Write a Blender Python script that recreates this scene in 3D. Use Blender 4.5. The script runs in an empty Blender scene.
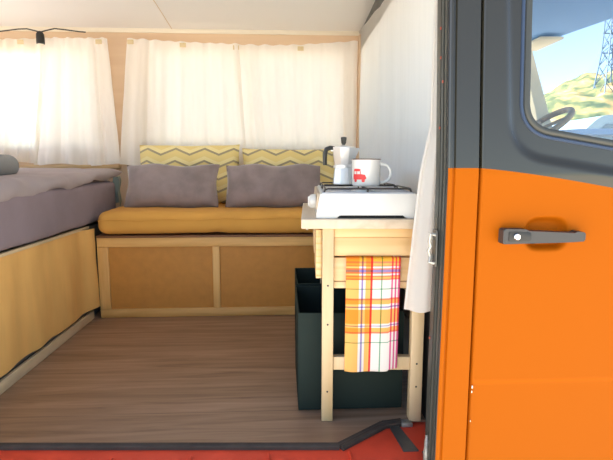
import bpy, bmesh, math, random
from mathutils import Vector, Matrix, noise
random.seed(4)
S = bpy.context.scene
C = S.collection
PI = math.pi

# ------------------------------------------------------------------ materials
def new_mat(name):
    m = bpy.data.materials.new(name); m.use_nodes = True
    return m, m.node_tree.nodes, m.node_tree.links, m.node_tree.nodes['Principled BSDF']

def coords(N, L, scale=(1, 1, 1)):
    tc = N.new('ShaderNodeTexCoord'); mp = N.new('ShaderNodeMapping')
    mp.inputs['Scale'].default_value = scale
    L.new(tc.outputs['Object'], mp.inputs['Vector'])
    return mp.outputs['Vector']

def ramp(N, stops, interp='LINEAR'):
    r = N.new('ShaderNodeValToRGB'); cr = r.color_ramp; cr.interpolation = interp
    while len(cr.elements) > 1: cr.elements.remove(cr.elements[-1])
    cr.elements[0].position = stops[0][0]; cr.elements[0].color = (*stops[0][1], 1)
    for p, c in stops[1:]:
        e = cr.elements.new(p); e.color = (*c, 1)
    return r

def mat(name, col, rough=.6, metal=0, var=0, nscale=8, bump=0, bscale=60, stretch=(1, 1, 1), spec=.5, coat=0, sheen=0):
    m, N, L, B = new_mat(name)
    B.inputs['Base Color'].default_value = (*col, 1)
    B.inputs['Roughness'].default_value = rough
    B.inputs['Metallic'].default_value = metal
    B.inputs['Specular IOR Level'].default_value = spec
    B.inputs['Coat Weight'].default_value = coat
    B.inputs['Coat Roughness'].default_value = .12
    B.inputs['Sheen Weight'].default_value = sheen
    if var:
        n = N.new('ShaderNodeTexNoise'); n.inputs['Scale'].default_value = nscale; n.inputs['Detail'].default_value = 5
        L.new(coords(N, L, stretch), n.inputs['Vector'])
        r = ramp(N, [(.3, tuple(c * (1 - var) for c in col)), (.7, tuple(min(1, c * (1 + var)) for c in col))])
        L.new(n.outputs['Fac'], r.inputs['Fac']); L.new(r.outputs['Color'], B.inputs['Base Color'])
    if bump:
        n = N.new('ShaderNodeTexNoise'); n.inputs['Scale'].default_value = bscale; n.inputs['Detail'].default_value = 4
        L.new(coords(N, L, stretch), n.inputs['Vector'])
        b = N.new('ShaderNodeBump'); b.inputs['Strength'].default_value = bump; b.inputs['Distance'].default_value = .004
        L.new(n.outputs['Fac'], b.inputs['Height']); L.new(b.outputs['Normal'], B.inputs['Normal'])
    return m

def wood(name, dark, light, axis='x', scale=30, rough=.5, ring=.5):
    m, N, L, B = new_mat(name)
    st = {'x': (.08, 1, 1), 'y': (1, .08, 1), 'z': (1, 1, .08)}[axis]
    v = coords(N, L, st)
    n = N.new('ShaderNodeTexNoise'); n.inputs['Scale'].default_value = scale; n.inputs['Detail'].default_value = 6
    n.inputs['Distortion'].default_value = ring
    L.new(v, n.inputs['Vector'])
    r = ramp(N, [(.3, dark), (.5, tuple((a + b) / 2 for a, b in zip(dark, light))), (.68, light)])
    L.new(n.outputs['Fac'], r.inputs['Fac']); L.new(r.outputs['Color'], B.inputs['Base Color'])
    b = N.new('ShaderNodeBump'); b.inputs['Strength'].default_value = .15; b.inputs['Distance'].default_value = .001
    L.new(n.outputs['Fac'], b.inputs['Height']); L.new(b.outputs['Normal'], B.inputs['Normal'])
    B.inputs['Roughness'].default_value = rough
    return m

def cloth_mat(name, col, trans=.5, clear=.04, weave=(260, 260, 260)):
    m, N, L, B = new_mat(name)
    N.remove(B)
    out = N['Material Output']
    d = N.new('ShaderNodeBsdfDiffuse'); t = N.new('ShaderNodeBsdfTranslucent'); tr = N.new('ShaderNodeBsdfTransparent')
    n = N.new('ShaderNodeTexNoise'); n.inputs['Scale'].default_value = 1; n.inputs['Detail'].default_value = 3
    L.new(coords(N, L, (40, 40, 3)), n.inputs['Vector'])
    r = ramp(N, [(.3, tuple(c * .965 for c in col)), (.7, col)])
    L.new(n.outputs['Fac'], r.inputs['Fac'])
    L.new(r.outputs['Color'], d.inputs['Color']); L.new(r.outputs['Color'], t.inputs['Color'])
    a = N.new('ShaderNodeMixShader'); a.inputs[0].default_value = trans
    L.new(d.outputs[0], a.inputs[1]); L.new(t.outputs[0], a.inputs[2])
    b = N.new('ShaderNodeMixShader'); b.inputs[0].default_value = clear
    L.new(a.outputs[0], b.inputs[1]); L.new(tr.outputs[0], b.inputs[2])
    L.new(b.outputs[0], out.inputs['Surface'])
    return m

def glass_mat(name, tint=(1, 1, 1), ior=1.5, refl=1.0):
    m, N, L, B = new_mat(name); N.remove(B); out = N['Material Output']
    tr = N.new('ShaderNodeBsdfTransparent'); tr.inputs['Color'].default_value = (*tint, 1)
    g = N.new('ShaderNodeBsdfGlossy'); g.inputs['Roughness'].default_value = .01
    f = N.new('ShaderNodeFresnel'); f.inputs['IOR'].default_value = ior
    ge = N.new('ShaderNodeNewGeometry')
    L.new(math_n(N, L, 'MULTIPLY_ADD', ge.outputs['Backfacing'], 1 / ior - ior, ior), f.inputs['IOR'])
    mx = N.new('ShaderNodeMixShader')
    L.new(f.outputs[0], mx.inputs[0]); L.new(tr.outputs[0], mx.inputs[1]); L.new(g.outputs[0], mx.inputs[2])
    L.new(mx.outputs[0], out.inputs['Surface'])
    return m

def math_n(N, L, op, a, b=None, c=None):
    n = N.new('ShaderNodeMath'); n.operation = op
    for i, v in enumerate((a, b, c)):
        if v is None: continue
        if isinstance(v, (int, float)): n.inputs[i].default_value = v
        else: L.new(v, n.inputs[i])
    return n.outputs[0]

def paint_mat(name, off=(0, 0, 0)):
    """two-tone van paint: orange below a line that drops along the door, dark grey above"""
    m, N, L, B = new_mat(name)
    tc = N.new('ShaderNodeTexCoord'); sp = N.new('ShaderNodeSeparateXYZ'); L.new(tc.outputs['Object'], sp.inputs[0])
    x = math_n(N, L, 'ADD', sp.outputs[0], off[0]); z = math_n(N, L, 'ADD', sp.outputs[2], off[2])
    drop = math_n(N, L, 'MULTIPLY', math_n(N, L, 'POWER', math_n(N, L, 'MAXIMUM', math_n(N, L, 'SUBTRACT', x, .43), 0), 1.3), -.2)
    line = math_n(N, L, 'ADD', drop, .7135)
    fac = math_n(N, L, 'GREATER_THAN', z, line)
    mx = N.new('ShaderNodeMix'); mx.data_type = 'RGBA'
    mx.inputs[6].default_value = (.40, .094, .002, 1)
    mx.inputs[7].default_value = (.034, .031, .021, 1)
    L.new(fac, mx.inputs[0]); L.new(mx.outputs[2], B.inputs['Base Color'])
    B.inputs['Specular IOR Level'].default_value = .18
    L.new(math_n(N, L, 'MULTIPLY_ADD', fac, .62, .06), B.inputs['Specular IOR Level'])
    r = math_n(N, L, 'MULTIPLY_ADD', fac, -.34, .5); L.new(r, B.inputs['Roughness'])
    n = N.new('ShaderNodeTexNoise'); n.inputs['Scale'].default_value = 25
    L.new(tc.outputs['Object'], n.inputs['Vector'])
    b = N.new('ShaderNodeBump'); b.inputs['Strength'].default_value = .05; b.inputs['Distance'].default_value = .002
    L.new(n.outputs['Fac'], b.inputs['Height']); L.new(b.outputs['Normal'], B.inputs['Normal'])
    return m

def chevron_mat(name):
    m, N, L, B = new_mat(name)
    tc = N.new('ShaderNodeTexCoord'); sp = N.new('ShaderNodeSeparateXYZ'); L.new(tc.outputs['Object'], sp.inputs[0])
    fx = math_n(N, L, 'FRACT', math_n(N, L, 'MULTIPLY_ADD', sp.outputs[0], 1 / .155, 20.2))
    tri = math_n(N, L, 'MULTIPLY', math_n(N, L, 'ABSOLUTE', math_n(N, L, 'SUBTRACT', fx, .5)), .066)
    v = math_n(N, L, 'FRACT', math_n(N, L, 'MULTIPLY_ADD', math_n(N, L, 'ADD', sp.outputs[2], tri), 1 / .066, 20))
    r = ramp(N, [(0, (.82, .66, .27)), (.14, (.82, .66, .27)), (.16, (.36, .31, .2)), (.31, (.36, .31, .2)), (.33, (.88, .75, .37)),
                 (.62, (.8, .68, .35)), (.64, (.82, .66, .27))], 'CONSTANT')
    L.new(v, r.inputs['Fac']); L.new(r.outputs['Color'], B.inputs['Base Color'])
    B.inputs['Roughness'].default_value = .9
    return m

def towel_mat(name):
    m, N, L, B = new_mat(name)
    uv = N.new('ShaderNodeUVMap'); uv.uv_map = 'UVMap'
    sp = N.new('ShaderNodeSeparateXYZ'); L.new(uv.outputs[0], sp.inputs[0])
    W = (.84, .81, .78); O = (.93, .5, .14); R = (.75, .05, .045); P = (.32, .25, .55); G = (.2, .42, .28); M = (.72, .12, .3)
    vert = [(0, O), (.24, W), (.285, P), (.32, W), (.36, O), (.45, R), (.49, W), (.645, G), (.67, W), (.835, M), (.865, W), (.9, M), (.93, W), (.96, M)]
    OB = (.9, .42, .03); LR = (.85, .25, .12); BO = (.93, .48, .13)
    y = lambda p: max(0, (p - 258) / 114)
    hor = [(0, OB), (y(261), LR), (y(262.5), BO), (y(265), LR), (y(266), W), (y(267.5), LR), (y(269), P), (y(271.5), LR), (y(273), W), (y(274.5), LR), (y(276), BO),
           (y(278), LR), (y(279.2), W), (y(287.5), G), (y(288.6), W), (y(297.5), LR), (y(299), BO), (y(303), W), (y(305.5), P), (y(306.6), W), (y(308.5), BO),
           (y(322.7), W), (y(324.4), P), (y(325.4), W), (y(327), BO), (y(331), LR), (y(332.6), W), (y(341.5), G), (y(342.6), W)]
    r1 = ramp(N, vert, 'CONSTANT'); r2 = ramp(N, hor, 'CONSTANT')
    L.new(sp.outputs[0], r1.inputs['Fac']); L.new(sp.outputs[1], r2.inputs['Fac'])
    mx = N.new('ShaderNodeMix'); mx.data_type = 'RGBA'; mx.blend_type = 'MULTIPLY'; mx.inputs[0].default_value = 1
    L.new(r1.outputs['Color'], mx.inputs[6]); L.new(r2.outputs['Color'], mx.inputs[7]); L.new(mx.outputs[2], B.inputs['Base Color'])
    B.inputs['Roughness'].default_value = .9
    return m

def floor_mat(name):
    m, N, L, B = new_mat(name)
    v = coords(N, L, (.9, 14, 1))
    n = N.new('ShaderNodeTexNoise'); n.inputs['Scale'].default_value = 2.2; n.inputs['Detail'].default_value = 8; n.inputs['Distortion'].default_value = .8
    n.inputs['Roughness'].default_value = .62
    L.new(v, n.inputs['Vector'])
    r = ramp(N, [(.25, (.15, .08, .044)), (.43, (.28, .17, .10)), (.6, (.38, .24, .152)), (.8, (.47, .325, .215))])
    L.new(n.outputs['Fac'], r.inputs['Fac'])
    br = N.new('ShaderNodeTexBrick'); br.offset = 0; br.inputs['Scale'].default_value = 1
    br.inputs['Brick Width'].default_value = 9; br.inputs['Row Height'].default_value = .19; br.inputs['Mortar Size'].default_value = .0007
    br.inputs['Color1'].default_value = (1, 1, 1, 1); br.inputs['Color2'].default_value = (.86, .84, .82, 1); br.inputs['Mortar'].default_value = (.45, .42, .4, 1)
    bv = coords(N, L); bv.node.inputs['Location'].default_value = (4, 0, 0); L.new(bv, br.inputs['Vector'])
    mx = N.new('ShaderNodeMix'); mx.data_type = 'RGBA'; mx.blend_type = 'MULTIPLY'; mx.inputs[0].default_value = 1
    L.new(r.outputs['Color'], mx.inputs[6]); L.new(br.outputs['Color'], mx.inputs[7]); L.new(mx.outputs[2], B.inputs['Base Color'])
    B.inputs['Roughness'].default_value = .36
    b = N.new('ShaderNodeBump'); b.inputs['Strength'].default_value = .12; b.inputs['Distance'].default_value = .001
    L.new(n.outputs['Fac'], b.inputs['Height']); L.new(b.outputs['Normal'], B.inputs['Normal'])
    return m

CURTAIN = (.94, .905, .84)
M = dict(
    floor=floor_mat('brown_laminate'),
    ceiling=mat('ceiling_cream', (.79, .78, .75), .7, bump=.05, bscale=150),
    panel=wood('wall_plywood', (.66, .48, .32), (.73, .56, .39), 'x', 14, .6),
    cream=mat('cream_moulding', (.82, .76, .62), .5),
    red=mat('red_paint', (.74, .075, .035), .45, spec=.2, var=.12, nscale=9, bump=.1, bscale=40),
    strip=mat('dark_edge_strip', (.07, .055, .044), .65, spec=.2, var=.2, nscale=20),
    darkmetal=mat('grey_metal', (.12, .12, .11), .4, metal=.5, var=.3, nscale=12),
    rubber=mat('black_rubber', (.018, .018, .017), .45, spec=.5),
    rubber2=mat('grey_rubber', (.048, .05, .043), .4),
    black=mat('gap_shade_black', (.012, .012, .012), .8),  # near-black standing in for the shade inside gaps
    pine=wood('pine', (.54, .38, .185), (.65, .49, .29), 'z', 26, .5, .4),
    pinex=wood('pine_boards', (.64, .41, .18), (.78, .56, .31), 'x', 22, .5, .8),
    oakx=wood('oak_rail', (.6, .325, .09), (.77, .465, .165), 'x', 30, .5, .6),
    oakz=wood('oak_stile', (.6, .325, .09), (.77, .465, .165), 'z', 30, .5, .6),
    batten=wood('pale_batten', (.55, .42, .25), (.7, .55, .34), 'y', 25, .7),
    ply=mat('brown_panel', (.49, .215, .035), .6, var=.07, nscale=25),
    lidw=mat('bench_lid', (.2, .085, .035), .6),
    mustard=mat('mustard_cotton', (.64, .325, .065), .95, var=.06, nscale=5, bump=.3, bscale=9),
    drape=mat('drape_cotton', (.74, .43, .13), .95, var=.06, nscale=6, bump=.2, bscale=9, stretch=(1, 3, .4)),
    sheet=mat('grey_sheet', (.255, .205, .23), .95, var=.07, nscale=7, bump=.35, bscale=10),
    duvet=mat('grey_duvet', (.37, .32, .325), .95, var=.06, nscale=6, bump=.5, bscale=8),
    lining=mat('pale_lining', (.27, .31, .28), .9),
    velvet=mat('grey_velvet', (.235, .185, .182), .85, var=.2, nscale=13, sheen=.5),
    chev=chevron_mat('chevron_fabric'),
    bedpillow=mat('blue_grey_pillow', (.28, .29, .29), .9, var=.05),
    curtain=cloth_mat('curtain_cotton', CURTAIN, .2, .02),
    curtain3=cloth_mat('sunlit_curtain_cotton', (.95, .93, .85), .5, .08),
    curtain2=cloth_mat('cab_curtain_cotton', (.96, .93, .875), .55, .02),
    tab=mat('velcro_tab', (.72, .6, .36), .9),
    glass=glass_mat('window_glass'),
    doorglass=glass_mat('door_glass', (.93, .97, 1), 1.6),
    block=wood('butcher_block', (.5, .39, .27), (.62, .51, .38), 'y', 26, .5),
    enamel=mat('white_enamel', (.67, .66, .62), .3, coat=.2),
    mug=mat('mug_enamel', (.74, .74, .71), .2, coat=.6),
    mugrim=mat('mug_rim', (.1, .05, .04), .3),
    mugred=mat('mug_red_print', (.7, .03, .03), .4),
    steel=mat('brushed_steel', (.5, .53, .58), .4, metal=.25),
    alu=mat('cast_aluminium', (.86, .86, .84), .3, metal=.6),
    iron=mat('black_wire', (.045, .036, .03), .45),
    bakelite=mat('black_bakelite', (.03, .03, .025), .35),
    binm=mat('dark_green_board', (.021, .032, .027), .7, spec=.12, var=.1, nscale=4),
    bini=mat('bin_lining', (.015, .025, .018), .6),
    towel=towel_mat('checked_towel'),
    chrome=mat('chrome', (.7, .7, .68), .2, metal=1),
    rust=mat('worn_steel', (.36, .33, .28), .5, metal=.6, var=.4, nscale=60),
    handle=mat('grey_plastic', (.045, .043, .042), .42, bump=.05, bscale=300),
    body=paint_mat('two_tone_paint'),
    headliner=mat('sky_tint_headliner', (.2, .4, .72), .7),  # blue stands in for sky reflected in the door glass
    trimcream=mat('cream_trim', (.78, .66, .42), .6, var=.04),
    dash=mat('pale_dashboard', (.88, .87, .87), .6),
    dark=mat('cab_dark', (.1, .09, .08), .7),
    brownw=mat('brown_leather', (.42, .26, .1), .5, var=.2, nscale=30),
    seat=mat('beige_seat', (.5, .4, .25), .9),
    gravel=mat('pale_gravel', (.5, .46, .4), .95, var=.25, nscale=1.5, bump=.4, bscale=20),
    hill=mat('scrub_hill', (.05, .055, .024), .95, var=.75, nscale=.3),
    carblue=mat('pale_blue_car', (.2, .27, .31), .4),
    carglass=mat('car_window', (.1, .13, .15), .1),
    pylon=mat('pylon_steel', (.06, .1, .15), .6),
    ext=mat('outer_shell', (.8, .78, .74), .5),
)

m, N_, L_, B_ = new_mat('hill_scrub')
n_ = N_.new('ShaderNodeTexNoise'); n_.inputs['Scale'].default_value = .45; n_.inputs['Detail'].default_value = 6
L_.new(coords(N_, L_), n_.inputs['Vector'])
r_ = ramp(N_, [(.36, (.035, .05, .022)), (.48, (.09, .10, .04)), (.56, (.2, .14, .05)), (.68, (.24, .2, .12))])
L_.new(n_.outputs['Fac'], r_.inputs['Fac']); L_.new(r_.outputs['Color'], B_.inputs['Base Color']); B_.inputs['Roughness'].default_value = .95
B_.inputs['Specular IOR Level'].default_value = .1
M['hill'] = m

# ------------------------------------------------------------------ mesh helpers
def smooth(me, ang=35):
    for p in me.polygons: p.use_smooth = True
    try: me.set_sharp_from_angle(angle=math.radians(ang))
    except Exception: pass

def link(name, bm, m, parent=None, sm=True, ang=35):
    if parent is not None:
        bmesh.ops.translate(bm, verts=bm.verts, vec=-Vector(parent.matrix_world_loc) if hasattr(parent, 'matrix_world_loc') else -wloc(parent))
    bmesh.ops.recalc_face_normals(bm, faces=bm.faces)
    me = bpy.data.meshes.new(name); bm.to_mesh(me); bm.free()
    for k in (m if isinstance(m, (list, tuple)) else [m]): me.materials.append(k)
    o = bpy.data.objects.new(name, me); C.objects.link(o)
    if parent is not None: o.parent = parent
    if sm: smooth(me, ang)
    return o

def wloc(o):
    v = Vector(o.location)
    while o.parent: o = o.parent; v += Vector(o.location)
    return v

def thing(name, label, cat, loc, group=None):
    o = bpy.data.objects.new(name, None); C.objects.link(o); o.location = loc
    o.empty_display_size = .05
    o['label'] = label; o['category'] = cat
    if group: o['group'] = group
    return o

def tag(o, label, cat, group=None):
    o['label'] = label; o['category'] = cat
    if group: o['group'] = group
    return o

def struct(name, bm, m, parent=None, **k):
    o = link(name, bm, m, parent, **k)
    if parent is None: o['kind'] = 'structure'
    return o

def box(bm, x0, x1, y0, y1, z0, z1, bev=0, seg=2):
    r = bmesh.ops.create_cube(bm, size=1)['verts']
    for v in r:
        v.co = Vector((x0 + (v.co.x + .5) * (x1 - x0), y0 + (v.co.y + .5) * (y1 - y0), z0 + (v.co.z + .5) * (z1 - z0)))
    if bev:
        es = list({e for v in r for e in v.link_edges})
        bmesh.ops.bevel(bm, geom=es, offset=bev, segments=seg, profile=.5, affect='EDGES')
    return bm

def B(*a, **k): return box(bmesh.new(), *a, **k)

def tube(bm, pts, r, n=8, closed=False, caps=True):
    pts = [Vector(p) for p in pts]; rings = []
    up = Vector((0, 0, 1)); K = len(pts)
    prev = None
    for i, p in enumerate(pts):
        a = pts[(i - 1) % K] if (i > 0 or closed) else p
        b = pts[(i + 1) % K] if (i < K - 1 or closed) else p
        t = (b - a).normalized()
        if prev is None:
            u = t.cross(up)
            if u.length < 1e-3: u = t.cross(Vector((1, 0, 0)))
            u.normalize()
        else:
            u = (prev - t * prev.dot(t)).normalized()
        prev = u; w = t.cross(u)
        rr = r[i] if isinstance(r, (list, tuple)) else r
        rings.append([bm.verts.new(p + (u * math.cos(2 * PI * k / n) + w * math.sin(2 * PI * k / n)) * rr) for k in range(n)])
    for i in range(K - 1 + (1 if closed else 0)):
        A, Bq = rings[i], rings[(i + 1) % K]
        for k in range(n): bm.faces.new((A[k], A[(k + 1) % n], Bq[(k + 1) % n], Bq[k]))
    if caps and not closed:
        bm.faces.new(rings[0]); bm.faces.new(rings[-1][::-1])
    return bm

def lathe(bm, prof, c, n=32, axis='z', rot=0, capb=True, capt=True):
    """prof: list of (r, h) from bottom up"""
    c = Vector(c); rings = []
    for r, h in prof:
        ring = []
        for k in range(n):
            a = 2 * PI * k / n + rot
            if axis == 'z': p = Vector((r * math.cos(a), r * math.sin(a), h))
            elif axis == 'x': p = Vector((h, r * math.cos(a), r * math.sin(a)))
            else: p = Vector((r * math.cos(a), h, r * math.sin(a)))
            ring.append(bm.verts.new(c + p))
        rings.append(ring)
    for i in range(len(rings) - 1):
        for k in range(n): bm.faces.new((rings[i][k], rings[i][(k + 1) % n], rings[i + 1][(k + 1) % n], rings[i + 1][k]))
    if capb: bm.faces.new(rings[0][::-1])
    if capt: bm.faces.new(rings[-1])
    return bm

def grid(bm, nu, nv, f, closed_u=False):
    g = [[bm.verts.new(f(i / nu, j / nv)) for j in range(nv + 1)] for i in range(nu + (0 if closed_u else 1))]
    n = len(g)
    for i in range(nu):
        for j in range(nv):
            bm.faces.new((g[i][j], g[(i + 1) % n][j], g[(i + 1) % n][j + 1], g[i][j + 1]))
    return g

def prism(bm, poly, y0, y1, bev=0):
    """poly in (x,z), extruded along y"""
    a = [bm.verts.new((x, y0, z)) for x, z in poly]; b = [bm.verts.new((x, y1, z)) for x, z in poly]
    n = len(poly)
    bm.faces.new(a); bm.faces.new(b[::-1])
    for i in range(n): bm.faces.new((a[i], b[i], b[(i + 1) % n], a[(i + 1) % n]))
    if bev:
        bmesh.ops.bevel(bm, geom=bm.edges[:], offset=bev, segments=2, profile=.5, affect='EDGES')
    return bm

def prismz(bm, poly, z0, z1):
    a = [bm.verts.new((x, y, z0)) for x, y in poly]; b = [bm.verts.new((x, y, z1)) for x, y in poly]
    n = len(poly)
    bm.faces.new(a); bm.faces.new(b[::-1])
    for i in range(n): bm.faces.new((a[i], b[i], b[(i + 1) % n], a[(i + 1) % n]))
    return bm

def nz(p, s=1.0, seed=0):
    return noise.noise(Vector((p[0] * s + seed, p[1] * s - seed * .7, p[2] * s + seed * 1.3)))

def softbox(x0, x1, y0, y1, z0, z1, r, amp=.006, s=6, seed=0, n=(40, 16, 6), extra=None):
    bm = bmesh.new()
    cx, cy, cz = (x0 + x1) / 2, (y0 + y1) / 2, (z0 + z1) / 2
    hx, hy, hz = (x1 - x0) / 2, (y1 - y0) / 2, (z1 - z0) / 2
    vs = {}
    def pt(a, b, c):
        key = (round(a, 5), round(b, 5), round(c, 5))
        if key in vs: return vs[key]
        p = Vector((a * hx, b * hy, c * hz))
        q = Vector((max(-hx + r, min(hx - r, p.x)), max(-hy + r, min(hy - r, p.y)), max(-hz + r, min(hz - r, p.z))))
        d = p - q
        if d.length > 1e-9: p = q + d.normalized() * r
        p += Vector((cx, cy, cz))
        if amp:
            k = nz(p, s, seed) * amp + nz(p, s * 3, seed + 4) * amp * .35
            p += (d.normalized() if d.length > 1e-9 else Vector((0, 0, 1))) * k
        if extra: p = extra(p)
        v = bm.verts.new(p); vs[key] = v; return v
    def face(fn, na, nb):
        for i in range(na):
            for j in range(nb):
                q = [fn(-1 + 2 * i / na, -1 + 2 * j / nb), fn(-1 + 2 * (i + 1) / na, -1 + 2 * j / nb),
                     fn(-1 + 2 * (i + 1) / na, -1 + 2 * (j + 1) / nb), fn(-1 + 2 * i / na, -1 + 2 * (j + 1) / nb)]
                try: bm.faces.new(q)
                except ValueError: pass
    X, Y, Z = n
    for s_ in (-1, 1):
        face(lambda a, b: pt(a, b, s_), X, Y); face(lambda a, b: pt(a, s_, b), X, Z); face(lambda a, b: pt(s_, a, b), Y, Z)
    return bm

def pillow(w, h, t, cen, tilt, seed=0, amp=.01, yaw=0, n=30):
    """soft scatter cushion facing -y, leaning back by tilt"""
    bm = bmesh.new()
    R = Matrix.Rotation(yaw, 3, 'Z') @ Matrix.Rotation(-tilt, 3, 'X')
    def mk(side):
        def f(a, b):
            u, v = 2 * a - 1, 2 * b - 1
            e = max(0, (1 - abs(u) ** 3.2)) ** .55 * max(0, (1 - abs(v) ** 3.2)) ** .55
            pin = 1 - .05 * (1 - u * u) * (abs(v) ** 4); pin2 = 1 - .035 * (1 - v * v) * (abs(u) ** 4)
            x = u * w / 2 * pin2; z = v * h / 2 * pin
            y = side * (t / 2) * e
            x += nz((x, z, 0), 9, seed + 2) * amp * .4 * (1 if e < .05 else 0); z += nz((x, 0, 3), 7, seed) * amp * .8
            y += nz((x * 1.0, z * 1.0, side), 8, seed) * amp * e
            return R @ Vector((x, y, z)) + Vector(cen)
        return f
    grid(bm, n, n, mk(-1)); grid(bm, n, n, mk(1))
    bmesh.ops.remove_doubles(bm, verts=bm.verts, dist=.0008)
    return bm

def lean(bm):
    for v in bm.verts: v.co.y += .085 * max(0, v.co.z - .70); v.co.x += (.004 * sst(-.1, .7, v.co.z) if v.co.x < .40 else 0)
    return bm
sst = lambda a, b, x: (lambda t_: t_ * t_ * (3 - 2 * t_))(max(0, min(1, (x - a) / (b - a))))
# ------------------------------------------------------------------ camera
cam = bpy.data.cameras.new('camera'); co = bpy.data.objects.new('camera', cam); C.objects.link(co)
co.location = (0, 0, .72)
co.rotation_euler = (PI / 2 - math.radians(7.75), 0, -math.radians(2.94))
cam.sensor_width = 36; cam.lens = 477 * 36 / 613; cam.clip_start = .05; cam.clip_end = 500
S.camera = co

# ------------------------------------------------------------------ the room shell
XL, XR, YB = -2.0, .46, 2.85
# laminate floor with the cut-off corner at the door
poly = [(XL, 1.262), (-.725, 1.190), (.138, 1.149), (.272, 1.247), (.36, 1.257), (.46, 1.257), (.46, YB), (XL, YB)]
struct('floor', prismz(bmesh.new(), poly, -.012, 0), M['floor'], sm=False)
struct('floor_base', B(XL, 1.75, 1.30, YB + .04, -.1, -.0125), M['dark'], sm=False)
def strip_bar(p, q, w=.026, h=.004):
    p, q = Vector((*p, 0)), Vector((*q, 0)); d = (q - p).normalized(); nrm = Vector((-d.y, d.x, 0))
    bm = bmesh.new(); ra = []
    sec = [(-w / 2, -.0068), (-w / 2, h * .3), (-w * .3, h), (-w * .1, h * .8), (0, h * 1.1), (w * .12, h * .8), (w * .35, h), (w / 2, 0), (w / 2, -.0068)]
    for c in (p, q): ra.append([bm.verts.new(c + nrm * a + Vector((0, 0, b))) for a, b in sec])
    k = len(sec)
    for i in range(k): bm.faces.new((ra[0][i], ra[0][(i + 1) % k], ra[1][(i + 1) % k], ra[1][i]))
    bm.faces.new(ra[0]); bm.faces.new(ra[1][::-1])
    return bm
for i, (p, q) in enumerate([((XL, 1.252), (.144, 1.144)), ((.144, 1.141), (.279, 1.241)), ((.279, 1.241), (.335, 1.252))]):
    struct('trim_%d' % (i + 1), strip_bar(p, q, (.020, .030, .030)[i]), M['strip'], ang=20)

# red painted step with shallow pressed ribs
bm = B(-.97, .46, 1.045, 1.298, -.14, -.007, bev=.003)
struct('step', bm, M['red'])['kind'] = 'structure'
bm = bmesh.new()
for x in (-.62, -.43, -.235, -.04, .165):
    box(bm, x, x + .006, 1.05, 1.125, -.008, -.002, bev=.0012)
struct('step_ribs', bm, M['red'])
bm = prismz(bmesh.new(), [(.295, 1.235), (.322, 1.237), (.345, 1.118), (.306, 1.118)], -.009, -.003)
struct('step_slot_cover', bm, M['darkmetal'], sm=False)
bm = bmesh.new(); box(bm, .33, .362, 1.232, 1.258, -.016, .004, bev=.003)
tag(link('metal_bracket', bm, M['rust']), 'small worn metal bracket at the foot of the right table leg', 'bracket')

# ceiling, gently arched, with a panel joint
bm = bmesh.new()
zc = lambda y: 1.475 + .05 * math.sin(PI * max(0, min(1, (2.86 - y) / 1.82)))
grid(bm, 2, 30, lambda a, b: Vector((XL + a * (.458 - XL), 1.04 + b * (2.86 - 1.04), zc(1.04 + b * 1.82))))
grid(bm, 2, 30, lambda a, b: Vector((XL + a * (.458 - XL), 1.04 + b * (2.86 - 1.04), .03 + zc(1.04 + b * 1.82))))
struct('ceiling', bm, M['ceiling'])
bm = bmesh.new()
grid(bm, 1, 30, lambda a, b: Vector((-.612 + a * .004, 1.05 + b * 1.8, zc(1.05 + b * 1.8) - .0016)))
struct('ceiling_joint', bm, M['batten'])
struct('trim_4', B(XL, .45, 2.835, 2.85, 1.455, 1.485, bev=.005), M['cream'])
# bulkhead between ceiling and the cab curtain
bm = prism(bmesh.new(), [(.462, 1.36), (.50, 1.36), (.50, 1.56), (.456, 1.56)], 1.12, 2.85)
struct('wall_right', bm, M['darkmetal'], sm=False)

# back wall with two window holes
W1, W2 = (-1.62, -1.05, .80, 1.352), (-.735, .37, .80, 1.360)
bm = bmesh.new()
def wallrect(x0, x1, z0, z1): box(bm, x0, x1, YB, YB + .04, z0, z1)
wallrect(XL, .5, -.012, .80); wallrect(XL, .5, 1.36, 1.56)
wallrect(XL, W1[0], .80, 1.36); wallrect(W1[1], W2[0], .80, 1.36); wallrect(W2[1], .5, .80, 1.36); wallrect(W1[0], W1[1], 1.352, 1.36)
struct('wall_back', bm, M['panel'], sm=False)
for i, (x0, x1, z0, z1) in enumerate((W1, W2)):
    bm = bmesh.new()
    for a in ((x0, x1, z0, z0 + .018), (x0, x1, z1 - .018, z1), (x0, x0 + .018, z0, z1), (x1 - .018, x1, z0, z1)):
        box(bm, a[0], a[1], YB + .005, YB + .035, a[2], a[3], bev=.003)
    if i: box(bm, -.19, -.165, YB + .008, YB + .03, z0, z1)
    w = struct('window_%d' % (i + 1), bm, M['cream'])
    struct('window_pane', B(x0 + .01, x1 - .01, YB + .018, YB + .022, z0 + .01, z1 - .01), M['glass'], w, sm=False)
bm = bmesh.new()
W_ADDED = (1.20, 2.70, .76, 1.42)  # extra rear window out of view, added to brighten the interior
for a in ((1.04, YB + .04, -.1, .76), (1.04, YB + .04, 1.42, 1.56), (1.04, 1.20, .76, 1.42), (2.70, YB + .04, .76, 1.42)):
    box(bm, XL - .04, XL, *a)
struct('wall_left', bm, M['panel'], sm=False)
bm = bmesh.new()
for a in ((1.20, 2.70, .76, .778), (1.20, 2.70, 1.402, 1.42), (1.20, 1.218, .76, 1.42), (2.682, 2.70, .76, 1.42), (1.94, 1.96, .76, 1.42)):
    box(bm, XL - .035, XL - .005, *a, bev=.003)
w = struct('window_3', bm, M['rubber2'])
struct('window_pane', B(XL - .022, XL - .018, 1.21, 2.69, .77, 1.41), M['glass'], w, sm=False)
struct('trim_6', B(.442, .50, 2.795, 2.849, 0, 1.45), M['panel'], sm=False)
# little timber ledge under the left window
struct('trim_5', B(XL, -.93, 2.80, 2.85, .70, .722, bev=.004), M['pinex'])
struct('roof', B(XL - .04, .5, 1.0, YB + .06, 1.56, 1.6, bev=.01), M['ext'])

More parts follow.
